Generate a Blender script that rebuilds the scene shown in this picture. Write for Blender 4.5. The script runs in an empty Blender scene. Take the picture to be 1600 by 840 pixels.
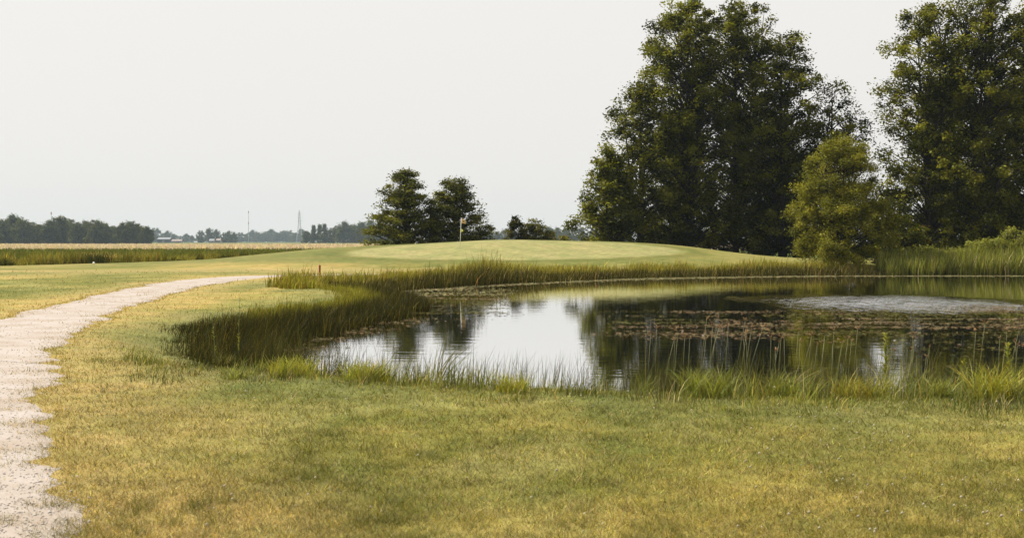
import bpy, math, random
import numpy as np
from mathutils import Vector

S = bpy.context.scene
COL = S.collection
R = math.radians
rng = np.random.default_rng(7)

# ------------------------------------------------------------------ camera
CAM_H, FPX, HZ = 1.7, 2222.2, 377.0          # eye height, focal length in photo pixels, horizon row
cd = bpy.data.cameras.new('camera')
cam = bpy.data.objects.new('camera', cd)
COL.objects.link(cam)
cam.location = (0, 0, CAM_H)
cam.rotation_euler = (R(90) - math.atan((420 - HZ) / FPX), 0, 0)
cd.lens, cd.sensor_width = 50, 36
cd.clip_start, cd.clip_end = 0.1, 9000
cd.dof.use_dof = True
cd.dof.focus_distance = 75
cd.dof.aperture_fstop = 6.3
S.camera = cam

# ------------------------------------------------------------------ sky and sun
SUN_EL = R(50)
sun_h = Vector((-0.90, 0.42, 0)).normalized()
to_sun = Vector((sun_h.x * math.cos(SUN_EL), sun_h.y * math.cos(SUN_EL), math.sin(SUN_EL)))
W = bpy.data.worlds.new('World')
S.world = W
W.use_nodes = True
nt = W.node_tree
nt.nodes.clear()
sky = nt.nodes.new('ShaderNodeTexSky')
sky.sky_type = 'NISHITA'
sky.sun_disc = False
sky.sun_elevation = SUN_EL
sky.sun_rotation = math.atan2(sun_h.x, sun_h.y)
sky.dust_density = 6
sky.air_density = 1.0
sat = nt.nodes.new('ShaderNodeHueSaturation')
sat.inputs['Saturation'].default_value = 0.12
mx = nt.nodes.new('ShaderNodeMix')
mx.data_type = 'RGBA'
mx.inputs[0].default_value = 0.92             # white summer haze over the blue
mx.inputs[7].default_value = (5.26, 5.12, 4.92, 1)
bg = nt.nodes.new('ShaderNodeBackground')
bg.inputs['Strength'].default_value = 0.1
wo = nt.nodes.new('ShaderNodeOutputWorld')
nt.links.new(sky.outputs[0], sat.inputs['Color'])
nt.links.new(sat.outputs[0], mx.inputs[6])
nt.links.new(mx.outputs[2], bg.inputs['Color'])
nt.links.new(bg.outputs[0], wo.inputs['Surface'])

sl = bpy.data.lights.new('sun', 'SUN')
sl.energy = 5.0
sl.angle = R(0.6)
sl.color = (1.0, 0.93, 0.79)
sun = bpy.data.objects.new('sun', sl)
COL.objects.link(sun)
sun.location = (-60, 40, 90)
sun.rotation_euler = (-to_sun).to_track_quat('-Z', 'Y').to_euler()

vs = S.view_settings
vs.view_transform = 'Standard'
vs.look = 'None'
vs.exposure = 0.80
vs.gamma = 1.0
cy = S.cycles
cy.max_bounces = 6
cy.diffuse_bounces = 3
cy.glossy_bounces = 3
cy.transmission_bounces = 4
cy.transparent_max_bounces = 6
cy.volume_bounces = 0
cy.caustics_reflective = cy.caustics_refractive = False
cy.use_adaptive_sampling = False
cy.use_denoising = True
cy.denoiser = 'OPENIMAGEDENOISE'
cy.denoising_input_passes = 'RGB_ALBEDO_NORMAL'
cy.denoising_prefilter = 'ACCURATE'

# ------------------------------------------------------------------ helpers
def on_ground(px, py, z=0.0):
    """photo pixel -> point on the level z"""
    y = (CAM_H - z) * FPX / (py - HZ)
    return (px - 800) / FPX * y, y

def at_depth(px, py, y):
    return (px - 800) / FPX * y, y, CAM_H - (py - HZ) / FPX * y

def _hash(ix, iy, seed):
    h = (ix.astype(np.int64) * 374761393 + iy.astype(np.int64) * 668265263 + seed * 974634777) & 0x7fffffff
    h = ((h ^ (h >> 13)) * 1274126177) & 0x7fffffff
    h = (h ^ (h >> 16)) & 0xffff
    return h / 65535.0

def vnoise(x, y, seed=0):
    x = np.asarray(x, float); y = np.asarray(y, float)
    ix, iy = np.floor(x), np.floor(y)
    fx, fy = x - ix, y - iy
    fx = fx * fx * (3 - 2 * fx); fy = fy * fy * (3 - 2 * fy)
    a = _hash(ix, iy, seed); b = _hash(ix + 1, iy, seed)
    c = _hash(ix, iy + 1, seed); d = _hash(ix + 1, iy + 1, seed)
    return (a * (1 - fx) + b * fx) * (1 - fy) + (c * (1 - fx) + d * fx) * fy

def fbm(x, y, seed=0, octv=4):
    s = 0; a = 0.5; t = 0
    for k in range(octv):
        s = s + a * vnoise(x * 2 ** k + 17.3 * k, y * 2 ** k - 9.1 * k, seed + k); t += a; a *= 0.55
    return s / t

def sstep(a, b, x):
    t = np.clip((x - a) / (b - a), 0, 1)
    return t * t * (3 - 2 * t)

def mesh_np(name, V, F, col=None, smooth=False):
    """fast mesh from arrays; F is (n,3) or (n,4)"""
    me = bpy.data.meshes.new(name)
    V = np.ascontiguousarray(V, np.float32); F = np.ascontiguousarray(F, np.int32)
    n, k = F.shape
    me.vertices.add(len(V)); me.vertices.foreach_set('co', V.ravel())
    me.loops.add(n * k); me.loops.foreach_set('vertex_index', F.ravel())
    me.polygons.add(n)
    me.polygons.foreach_set('loop_start', np.arange(0, n * k, k, dtype=np.int32))
    if smooth:
        me.polygons.foreach_set('use_smooth', np.ones(n, bool))
    if col is not None:
        a = me.color_attributes.new('Col', 'FLOAT_COLOR', 'POINT')
        c = np.ones((len(V), 4), np.float32); c[:, :3] = col
        a.data.foreach_set('color', c.ravel())
    me.update(calc_edges=True)
    return me

def link(name, me, mat, parent=None, loc=(0, 0, 0), rotz=0, scale=None):
    o = bpy.data.objects.new(name, me)
    COL.objects.link(o)
    o.location = loc
    o.rotation_euler = (0, 0, rotz)
    if scale: o.scale = scale
    if mat is not None and me is not None and not me.materials:
        me.materials.append(mat)
    if parent: o.parent = parent
    return o

def tag(o, label, cat, group=None):
    o['label'] = label; o['category'] = cat
    if group: o['group'] = group
    return o

def stuff(o, label, cat):
    o['kind'] = 'stuff'
    return tag(o, label, cat)

def thing(name, label, cat, loc, rotz=0, group=None):
    o = bpy.data.objects.new(name, None)
    COL.objects.link(o)
    o.empty_display_size = 0.3
    o.location = loc; o.rotation_euler = (0, 0, rotz)
    return tag(o, label, cat, group)

class MB:
    """small mesh collector"""
    def __init__(s): s.v = []; s.f = []
    def add(s, v, f):
        b = len(s.v); s.v += [tuple(p) for p in v]; s.f += [tuple(i + b for i in q) for q in f]; return s
    def box(s, x0, x1, y0, y1, z0, z1):
        return s.add([(x0,y0,z0),(x1,y0,z0),(x1,y1,z0),(x0,y1,z0),(x0,y0,z1),(x1,y0,z1),(x1,y1,z1),(x0,y1,z1)],
                     [(0,3,2,1),(4,5,6,7),(0,1,5,4),(1,2,6,5),(2,3,7,6),(3,0,4,7)])
    def tube(s, pts, rad, n=6):
        P = [Vector(p) for p in pts]; b = len(s.v)
        for i, p in enumerate(P):
            d = (P[min(i + 1, len(P) - 1)] - P[max(i - 1, 0)]).normalized()
            u = d.orthogonal().normalized(); w = d.cross(u)
            r = rad[i] if hasattr(rad, '__len__') else rad
            for k in range(n):
                a = 2 * math.pi * k / n
                s.v.append(tuple(p + (u * math.cos(a) + w * math.sin(a)) * r))
        for i in range(len(P) - 1):
            for k in range(n):
                s.f.append((b+i*n+k, b+i*n+(k+1)%n, b+(i+1)*n+(k+1)%n, b+(i+1)*n+k))
        s.f.append(tuple(b + k for k in range(n))[::-1])
        s.f.append(tuple(b + (len(P)-1)*n + k for k in range(n)))
        return s
    def mesh(s, name, smooth=False):
        me = bpy.data.meshes.new(name); me.from_pydata(s.v, [], s.f)
        if smooth:
            for p in me.polygons: p.use_smooth = True
        me.update(); return me

# ------------------------------------------------------------------ materials
def mat_new(name):
    m = bpy.data.materials.new(name); m.use_nodes = True
    return m, m.node_tree.nodes, m.node_tree.links

def plain(name, col, rough=0.7, metal=0.0, noise=0.0, scale=5.0):
    m, n, l = mat_new(name)
    b = n['Principled BSDF']
    b.inputs['Base Color'].default_value = (*col, 1)
    b.inputs['Roughness'].default_value = rough
    b.inputs['Metallic'].default_value = metal
    if noise:
        tc = n.new('ShaderNodeTexCoord'); t = n.new('ShaderNodeTexNoise'); t.inputs['Scale'].default_value = scale
        r = n.new('ShaderNodeMapRange'); r.inputs[3].default_value = 1 - noise; r.inputs[4].default_value = 1 + noise
        x = n.new('ShaderNodeMix'); x.data_type = 'RGBA'; x.blend_type = 'MULTIPLY'; x.inputs[0].default_value = 1
        x.inputs[6].default_value = (*col, 1)
        l.new(tc.outputs['Object'], t.inputs['Vector']); l.new(t.outputs[0], r.inputs[0])
        l.new(r.outputs[0], x.inputs[7]); l.new(x.outputs[2], b.inputs['Base Color'])
    return m

def leafy(name, transl=0.35, gloss=0.05, rough=0.45, tint=(1.15, 1.1, 0.5)):
    """leaf or blade: colour from the per-leaf attribute, light passing through"""
    m, n, l = mat_new(name)
    n.remove(n['Principled BSDF'])
    a = n.new('ShaderNodeAttribute'); a.attribute_name = 'Col'
    d = n.new('ShaderNodeBsdfDiffuse'); t = n.new('ShaderNodeBsdfTranslucent')
    g = n.new('ShaderNodeBsdfGlossy'); g.inputs['Roughness'].default_value = rough
    tm = n.new('ShaderNodeMix'); tm.data_type = 'RGBA'; tm.blend_type = 'MULTIPLY'; tm.inputs[0].default_value = 1
    tm.inputs[7].default_value = (*tint, 1)
    m1 = n.new('ShaderNodeMixShader'); m1.inputs[0].default_value = transl
    m2 = n.new('ShaderNodeMixShader'); m2.inputs[0].default_value = gloss
    l.new(a.outputs['Color'], d.inputs['Color']); l.new(a.outputs['Color'], tm.inputs[6])
    l.new(tm.outputs[2], t.inputs['Color'])
    l.new(d.outputs[0], m1.inputs[1]); l.new(t.outputs[0], m1.inputs[2])
    l.new(m1.outputs[0], m2.inputs[1]); l.new(g.outputs[0], m2.inputs[2])
    l.new(m2.outputs[0], n['Material Output'].inputs['Surface'])
    return m

M_LEAF = leafy('tree_leaf', 0.40, 0.006)
M_WILLOW = leafy('shrub_leaf', 0.40, 0.008)
M_BLADE = leafy('grass_blade', 0.35, 0.012, 0.5)
M_RUSH = leafy('rush_blade', 0.25, 0.006, 0.45)
M_CROP = leafy('crop_leaf', 0.35, 0.004)
M_BARK = plain('bark', (0.022, 0.017, 0.011), 0.9, noise=0.4, scale=6)
M_PAD = leafy('pondweed_leaf', 0.05, 0.02, 0.35)

# ground: colour comes from a world-scale attribute, broken up by fine noise
m, n, l = mat_new('ground_turf'); M_GROUND = m
b = n['Principled BSDF']; b.inputs['Roughness'].default_value = 0.95; b.inputs['Specular IOR Level'].default_value = 0.1
a = n.new('ShaderNodeAttribute'); a.attribute_name = 'Col'
tc = n.new('ShaderNodeTexCoord')
t1 = n.new('ShaderNodeTexNoise'); t1.inputs['Scale'].default_value = 2.2; t1.inputs['Detail'].default_value = 9; t1.inputs['Roughness'].default_value = 0.75
r1 = n.new('ShaderNodeMapRange'); r1.inputs[1].default_value = 0.3; r1.inputs[2].default_value = 0.7; r1.inputs[3].default_value = 0.66; r1.inputs[4].default_value = 1.3
t2 = n.new('ShaderNodeTexNoise'); t2.inputs['Scale'].default_value = 0.5; t2.inputs['Detail'].default_value = 8; t2.inputs['Roughness'].default_value = 0.7
r2 = n.new('ShaderNodeMapRange'); r2.inputs[1].default_value = 0.42; r2.inputs[2].default_value = 0.62
x1 = n.new('ShaderNodeMix'); x1.data_type = 'RGBA'; x1.blend_type = 'MULTIPLY'; x1.inputs[0].default_value = 1
x2 = n.new('ShaderNodeMix'); x2.data_type = 'RGBA'; x2.blend_type = 'MULTIPLY'; x2.inputs[7].default_value = (0.72, 0.86, 0.72, 1)
l.new(tc.outputs['Object'], t1.inputs['Vector']); l.new(tc.outputs['Object'], t2.inputs['Vector'])
l.new(t1.outputs[0], r1.inputs[0]); l.new(t2.outputs[0], r2.inputs[0])
l.new(a.outputs['Color'], x1.inputs[6]); l.new(r1.outputs[0], x1.inputs[7])
l.new(r2.outputs[0], x2.inputs[0]); l.new(x1.outputs[2], x2.inputs[6]); l.new(x2.outputs[2], b.inputs['Base Color'])
bp = n.new('ShaderNodeBump'); bp.inputs['Strength'].default_value = 0.5; bp.inputs['Distance'].default_value = 0.04
l.new(t1.outputs[0], bp.inputs['Height']); l.new(bp.outputs[0], b.inputs['Normal'])

# gravel
m, n, l = mat_new('gravel'); M_GRAVEL = m
b = n['Principled BSDF']; b.inputs['Roughness'].default_value = 0.95; b.inputs['Specular IOR Level'].default_value = 0.15
tc = n.new('ShaderNodeTexCoord')
t1 = n.new('ShaderNodeTexNoise'); t1.inputs['Scale'].default_value = 34; t1.inputs['Detail'].default_value = 8; t1.inputs['Roughness'].default_value = 0.8
c1 = n.new('ShaderNodeValToRGB')
c1.color_ramp.elements[0].position = 0.30; c1.color_ramp.elements[0].color = (0.235, 0.205, 0.185, 1)
c1.color_ramp.elements[1].position = 0.62; c1.color_ramp.elements[1].color = (0.355, 0.318, 0.300, 1)
t2 = n.new('ShaderNodeTexNoise'); t2.inputs['Scale'].default_value = 1.1; t2.inputs['Detail'].default_value = 6
c2 = n.new('ShaderNodeValToRGB')
c2.color_ramp.elements[0].position = 0.36; c2.color_ramp.elements[0].color = (0.84, 0.79, 0.72, 1)
c2.color_ramp.elements[1].position = 0.60; c2.color_ramp.elements[1].color = (1, 1, 1, 1)
x1 = n.new('ShaderNodeMix'); x1.data_type = 'RGBA'; x1.blend_type = 'MULTIPLY'; x1.inputs[0].default_value = 1
bp = n.new('ShaderNodeBump'); bp.inputs['Strength'].default_value = 0.3; bp.inputs['Distance'].default_value = 0.010
for t in (t1, t2): l.new(tc.outputs['Object'], t.inputs['Vector'])
l.new(t1.outputs[0], c1.inputs[0]); l.new(t2.outputs[0], c2.inputs[0])
l.new(c1.outputs[0], x1.inputs[6]); l.new(c2.outputs[0], x1.inputs[7]); l.new(x1.outputs[2], b.inputs['Base Color'])
l.new(t1.outputs[0], bp.inputs['Height']); l.new(bp.outputs[0], b.inputs['Normal'])
M_STONE = leafy('gravel_stone', 0.0, 0.02, 0.8)

# pond water: dark peaty body, mirror gloss at grazing view, faint ripple, one wind-ruffled patch
m, n, l = mat_new('pond_water'); M_WATER = m
n.remove(n['Principled BSDF'])
geo = n.new('ShaderNodeNewGeometry')
def vmath(op, v1, v2=None):
    q = n.new('ShaderNodeVectorMath'); q.operation = op
    l.new(v1, q.inputs[0])
    if v2 is not None: q.inputs[1].default_value = v2
    return q.outputs[0]
def mth(op, a1, a2=None):
    q = n.new('ShaderNodeMath'); q.operation = op
    for i, v in enumerate((a1, a2)):
        if v is None: continue
        if isinstance(v, (int, float)): q.inputs[i].default_value = v
        else: l.new(v, q.inputs[i])
    return q.outputs[0]
def noise(vec, sc, det, ro=0.5):
    q = n.new('ShaderNodeTexNoise'); q.inputs['Scale'].default_value = sc; q.inputs['Detail'].default_value = det
    q.inputs['Roughness'].default_value = ro; l.new(vec, q.inputs['Vector']); return q.outputs[0]
pos = geo.outputs['Position']
# ruffle mask: ellipse stretched across the view, ragged by noise
rel = vmath('MULTIPLY', vmath('SUBTRACT', pos, (13.0, 48.5, 0)), (1 / 4.2, 1 / 6.5, 0))
ln = n.new('ShaderNodeVectorMath'); ln.operation = 'LENGTH'; l.new(rel, ln.inputs[0])
rag = noise(vmath('MULTIPLY', pos, (0.5, 0.16, 0)), 1.0, 5, 0.6)
msk = n.new('ShaderNodeMapRange'); msk.interpolation_type = 'SMOOTHSTEP'
l.new(mth('ADD', ln.outputs['Value'], mth('MULTIPLY', mth('SUBTRACT', rag, 0.5), 1.3)), msk.inputs[0])
msk.inputs[1].default_value = 1.35; msk.inputs[2].default_value = 0.0; msk.inputs[3].default_value = 0; msk.inputs[4].default_value = 1
mask = msk.outputs[0]
calm = noise(vmath('MULTIPLY', pos, (0.5, 1.6, 0)), 1.0, 3)
fine = noise(vmath('MULTIPLY', pos, (1.6, 4.0, 0)), 1.0, 3)
chop = noise(vmath('MULTIPLY', pos, (3.4, 1.3, 0)), 1.0, 3, 0.6)
spk = n.new('ShaderNodeMapRange'); spk.inputs[1].default_value = 0.40; spk.inputs[2].default_value = 0.60
l.new(noise(vmath('MULTIPLY', pos, (2.6, 0.45, 0)), 1.0, 4, 0.7), spk.inputs[0])
chop = mth('MULTIPLY', chop, spk.outputs[0])
hgt = mth('ADD', mth('ADD', mth('MULTIPLY', calm, 0.0024), mth('MULTIPLY', fine, 0.0010)),
          mth('MULTIPLY', mth('MULTIPLY', chop, mask), 0.30))
bp = n.new('ShaderNodeBump'); bp.inputs['Strength'].default_value = 1; bp.inputs['Distance'].default_value = 1
l.new(hgt, bp.inputs['Height'])
gl = n.new('ShaderNodeBsdfGlossy'); gl.inputs['Color'].default_value = (1, 1, 1, 1)
l.new(mth('ADD', 0.02, mth('MULTIPLY', mth('MULTIPLY', mask, spk.outputs[0]), 0.2)), gl.inputs['Roughness'])
l.new(bp.outputs[0], gl.inputs['Normal'])
df = n.new('ShaderNodeBsdfDiffuse'); df.inputs['Color'].default_value = (0.012, 0.011, 0.006, 1)
fr = n.new('ShaderNodeFresnel'); fr.inputs['IOR'].default_value = 1.33
mr = n.new('ShaderNodeMapRange'); mr.inputs[1].default_value = 0.02; mr.inputs[2].default_value = 0.36; mr.inputs[3].default_value = 0.06; mr.inputs[4].default_value = 0.94
l.new(fr.outputs[0], mr.inputs[0])
ms = n.new('ShaderNodeMixShader'); l.new(mr.outputs[0], ms.inputs[0]); l.new(df.outputs[0], ms.inputs[1]); l.new(gl.outputs[0], ms.inputs[2])
l.new(ms.outputs[0], n['Material Output'].inputs['Surface'])

# ------------------------------------------------------------------ layout of the land
WATER_Z = -0.40
POND = np.array([(-3.9,24.0),(-3.1,21.8),(-1.3,20.0),(0.4,18.7),(3,18.0),(8,17.6),(14,17.4),(24,18),(40,22),(55,40),(58,65),(50,82),(40,87),
    (32,88.5),(24,88.5),(17.4,87.5),(12,85),(7.4,82),(4,78),(1.7,74.5),(-1,70),(-3,66.5),(-5,61.5),(-6.8,57.8),(-6.8,55.4),(-5,54),
    (-4.0,51),(-3.2,46.5),(-2.9,42.5),(-3.3,39),(-3.95,34.5),(-4.7,29.5),(-4.6,26)], float)
PATH_R = [(-0.9,2),(-1.8,6),(-2.5,8.2),(-3.4,10.5),(-4.6,14.0),(-6.0,18.4),(-7.3,22.5),(-8.9,30.5),(-10.9,44),(-11.8,55),(-12.0,62),(-11.2,68.2),(-9.2,71.6),(-6.5,73.6)]
PATH_L = [(-5.2,1),(-5.7,5),(-6.0,8),(-6.5,10.8),(-7.4,15.5),(-8.7,20),(-9.7,24),(-11.2,31),(-13.0,44.5),(-14.2,55.5),(-14.4,63),(-13.4,69.4),(-10.4,73),(-6.6,74.2)]

def sd_poly(x, y, P):
    x = np.asarray(x, float).ravel(); y = np.asarray(y, float).ravel()
    d = np.full(x.shape, 1e9); ins = np.zeros(x.shape, bool)
    for i in range(len(P)):
        ax, ay = P[i]; bx, by = P[(i + 1) % len(P)]
        ex, ey = bx - ax, by - ay
        t = np.clip(((x - ax) * ex + (y - ay) * ey) / (ex * ex + ey * ey), 0, 1)
        d = np.minimum(d, np.hypot(x - ax - t * ex, y - ay - t * ey))
        c = (ay > y) != (by > y)
        if by != ay:
            ins ^= c & (x < (bx - ax) * (y - ay) / (by - ay) + ax)
    return np.where(ins, -d, d)

def pond_d(x, y):
    """signed distance to the waterline, shore made irregular"""
    d = sd_poly(x, y, POND)
    x = np.asarray(x).ravel(); y = np.asarray(y).ravel()
    return d + (fbm(x * 0.7, y * 0.7, 41, 3) - 0.5) * 1.0

def catmull(P, per=14):
    P = [np.array(p, float) for p in P]; out = []
    for i in range(len(P) - 1):
        p0, p1, p2, p3 = P[max(i-1,0)], P[i], P[i+1], P[min(i+2,len(P)-1)]
        for k in range(per):
            t = k / per
            out.append(0.5*((2*p1)+(-p0+p2)*t+(2*p0-5*p1+4*p2-p3)*t*t+(-p0+3*p1-3*p2+p3)*t**3))
    out.append(P[-1]); return np.array(out)
def worn(E, sd):
    """an edge of the path, eaten into by grass"""
    E = E.copy(); k = 1 - sstep(60, 68, E[:, 1])
    E[:, 0] += k * ((fbm(E[:, 1] * 0.9, E[:, 1] * 0 + 3, sd, 3) - 0.5) * 0.75 + (fbm(E[:, 1] * 3.1, E[:, 1] * 0 + 8, sd + 5, 3) - 0.5) * 0.42)
    return E
PL, PR = worn(catmull(PATH_L, 24), 501), worn(catmull(PATH_R, 24), 503)
PATH_POLY = np.vstack([worn(catmull(PATH_L, 6), 501), worn(catmull(PATH_R, 12), 503)[::-1]])
def path_d(x, y): return sd_poly(x, y, PATH_POLY)

MX = [-40,-27,-20.4,-17,-10.7,-6.8,-3.9,-1.9,4.9,10.2,14.6,18.5,21.4,30,60]
MZ = [0,0.12,0.44,0.97,1.36,1.46,1.75,1.86,1.76,1.66,1.18,0.68,0.42,0.15,0.1]
def mound(x, y):
    q = sstep(84, 106.5, y) * (1 - sstep(109, 127, y))
    xs = np.interp(x, MX, MZ)
    for s in (-1.5, 1.5, -3, 3): xs = xs + np.interp(x + s, MX, MZ)
    return xs / 5 * q

def height(x, y, d=None, pd=None):
    x = np.asarray(x, float); y = np.asarray(y, float); sh = x.shape
    xf, yf = x.ravel(), y.ravel()
    if d is None: d = pond_d(xf, yf)
    if pd is None: pd = path_d(xf, yf)
    z = (fbm(xf * 0.11, yf * 0.11, 5, 3) - 0.5) * 0.22 * sstep(0.3, 4, pd) * (1 - sstep(130, 200, yf))
    z = z + (fbm(xf * 0.9, yf * 0.9, 15, 2) - 0.5) * 0.035 * sstep(0.1, 1.0, pd) * (1 - sstep(60, 90, yf))
    z = z * sstep(0.5, 4, d) + mound(xf, yf)
    bank = np.where(d > 0, -0.40 * (1 - sstep(-0.4, 3.0, d)) , -0.40 - 0.55 * sstep(0, 3, -d))
    bank = np.where(d > 0, bank, np.minimum(bank, -0.40 * (1 - sstep(-0.4, 3.0, d))))
    return (z + bank).reshape(sh)

GREEN_C, GREEN_R = (0.2, 98.6), (11.8, 7.0)
def field_edge(x):            # where mown turf meets the crop verge
    return np.interp(x, [-300,-60,-35,-25,-22,-18,-5,10,40,300], [60,88,97,110,122,132,138,140,142,150])

def land_col(x, y, d=None):
    """albedo of turf and field, linear"""
    x = np.asarray(x, float).ravel(); y = np.asarray(y, float).ravel()
    if d is None: d = pond_d(x, y)
    def L(a, b, t): return np.asarray(a) * (1 - t[:, None]) + np.asarray(b) * t[:, None]
    straw, olive, green = (0.236,0.188,0.050), (0.132,0.123,0.026), (0.076,0.086,0.016)
    n1 = fbm(x * 0.55, y * 0.36, 3, 5); n2 = fbm(x * 0.16 + 4, y * 0.10, 9, 4)
    c = L(olive, straw, sstep(0.42, 0.66, 0.6 * n1 + 0.4 * n2))
    c = L(c, green, 0.55 * sstep(0.48, 0.70, fbm(x * 0.9 + 40, y * 0.42 + 7, 23, 5)))
    c = L(c, (0.285, 0.245, 0.09), 0.4 * sstep(0.56, 0.70, fbm(x * 0.8 + 10, y * 0.45 + 2, 77, 4)))
    c = L(c, (0.112, 0.118, 0.038), 0.8 * (1 - sstep(1.6, 5.6, d + (n1 - 0.5) * 3)) * (1 - sstep(60, 70, y)))       # greener by the water
    pd_ = path_d(x, y)
    c = L(c, (0.31,0.222,0.085), 0.75 * (1 - sstep(0.0, 2.2, pd_ + (n1 - 0.5) * 2.0)))                   # dry beside the path
    far = sstep(24, 40, y) * (x < -8)
    c = L(c, (0.30, 0.215, 0.072), 0.7 * far * sstep(0.40, 0.55, n2))
    c = L(c, (0.165, 0.148, 0.047), 0.55 * sstep(66, 74, y) * sstep(0.45, 0.6, fbm(x * 0.05, y * 0.25, 61, 3)))
    # mown collar of the mound, then the putting green
    mz = mound(x, y)
    m1 = sstep(0.10, 0.42, mz + (n1 - 0.5) * 0.1) * (1 - sstep(9, 17, x) * 0.85)
    c = L(c, (0.125, 0.122, 0.034), m1 * 0.9)
    c = L(c, (0.200, 0.172, 0.056), sstep(0.15, 0.6, mz) * sstep(8, 16, x) * 0.7)
    e = np.hypot((x - GREEN_C[0]) / GREEN_R[0], (y - GREEN_C[1]) / GREEN_R[1]) + (n2 - 0.5) * 0.12
    c = L(c, (0.222, 0.200, 0.085), 1 - sstep(0.93, 1.02, e))
    c = L(c, (0.105, 0.104, 0.026), (sstep(0.99, 1.03, e) * (1 - sstep(1.10, 1.20, e))) * 0.75)
    cut = np.where(np.sin((x * 0.8 + y * 0.6) * 2 * math.pi / 2.6) > 0, 1.045, 0.955)
    c = c * np.where(e < 1.0, cut, 1)[:, None]
    st = sstep(76, 80, y) * (1 - sstep(85, 88, y)) * (x < 12)
    c = L(c, (0.29, 0.215, 0.088), 0.6 * st)
    fe = y - field_edge(x)
    c = L(c, (0.085, 0.095, 0.018), sstep(0, 3, fe))
    c = L(c, (0.33, 0.25, 0.175), sstep(285, 300, y))
    c = L(c, (0.10, 0.11, 0.03), sstep(880, 900, y))
    c = L(c, (0.03, 0.028, 0.015), 1 - sstep(-0.5, 0.5, d))     # wet mud
    return c

# ------------------------------------------------------------------ ground sheet
def axis(parts):
    out = []
    for a, b, st in parts: out += list(np.arange(a, b, st))
    return np.array(out)
gx = np.concatenate([-np.geomspace(3050, 62, 22), axis([(-60,-20,1.2),(-20,-8,0.5),(-8,12,0.22),(12,32,0.5),(32,62,1.2)]), np.geomspace(62, 3050, 22)])
gy = np.concatenate([-np.geomspace(600, 8, 12), axis([(-6,4,1),(4,26,0.2),(26,60,0.4),(60,92,0.6),(92,130,0.8),(130,200,4)]), np.geomspace(200, 3050, 26)])
X, Y = np.meshgrid(gx, gy)
D = pond_d(X, Y)
PD = path_d(X, Y)
Z = height(X, Y, D, PD)
V = np.stack([X.ravel(), Y.ravel(), Z.ravel()], 1)
nx, ny = len(gx), len(gy)
i = (np.arange(ny - 1)[:, None] * nx + np.arange(nx - 1)[None, :]).ravel()
F = np.stack([i, i + 1, i + nx + 1, i + nx], 1)
g = link('ground', mesh_np('ground', V, F, land_col(X, Y, D), smooth=True), M_GROUND)
g['kind'] = 'structure'

# water sheet, a little larger than the waterline so that the banks close it
wp = sd = None
gxw = np.arange(-9, 64, 1.0); gyw = np.arange(14, 94, 1.0)
xw, yw = np.meshgrid(gxw, gyw)
dw = sd_poly(xw, yw, POND).reshape(xw.shape)
keep = (dw < 2.6)
idx = -np.ones(xw.shape, int); vv = []; ff = []
for r_ in range(xw.shape[0] - 1):
    for c_ in range(xw.shape[1] - 1):
        if keep[r_, c_] or keep[r_+1, c_] or keep[r_, c_+1] or keep[r_+1, c_+1]:
            q = []
            for (a_, b_) in ((r_, c_), (r_, c_+1), (r_+1, c_+1), (r_+1, c_)):
                if idx[a_, b_] < 0: idx[a_, b_] = len(vv); vv.append((xw[a_, b_], yw[a_, b_], WATER_Z))
                q.append(idx[a_, b_])
            ff.append(q)
o = link('pond_water', mesh_np('pond_water', np.array(vv), np.array(ff)), M_WATER); o['kind'] = 'structure'

# gravel path: a thin sheet with ragged edges laid on the turf
npth = len(PL); NC = 16
rows = []
for k in range(npth):
    fade = 1 - 0.75 * max(0, (k - npth * 0.80) / (npth * 0.2))
    a_, b_ = PL[k], PR[k]; cen = (a_ + b_) / 2
    w1 = (vnoise(np.array([k * 0.9]), np.array([1.5]), 8)[0] - 0.5) * 0.5 + (vnoise(np.array([k * 0.33]), np.array([4.5]), 18)[0] - 0.5) * 0.7
    w2 = (vnoise(np.array([k * 0.9]), np.array([7.5]), 9)[0] - 0.5) * 0.5 + (vnoise(np.array([k * 0.33]), np.array([2.5]), 19)[0] - 0.5) * 0.7
    u = (b_ - a_) / max(np.linalg.norm(b_ - a_), 1e-6)
    A = cen + (a_ - cen) * fade - u * (w1 * 0.10 + 0.12); B = cen + (b_ - cen) * fade + u * (w2 * 0.10 + 0.12)
    rows.append([A + (B - A) * (j / (NC - 1)) for j in range(NC)])
rows = np.array(rows)
pxs, pys = rows[..., 0], rows[..., 1]
pz = height(pxs, pys) + 0.012
edge = np.minimum(np.arange(NC), NC - 1 - np.arange(NC))
pz = pz - np.where(edge == 0, 0.02, 0)[None, :]
i = (np.arange(npth - 1)[:, None] * NC + np.arange(NC - 1)[None, :]).ravel()
o = link('gravel_path', mesh_np('gravel_path', np.stack([pxs.ravel(), pys.ravel(), pz.ravel()], 1), np.stack([i, i+1, i+NC+1, i+NC], 1), smooth=True), M_GRAVEL)
o['kind'] = 'structure'

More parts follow.
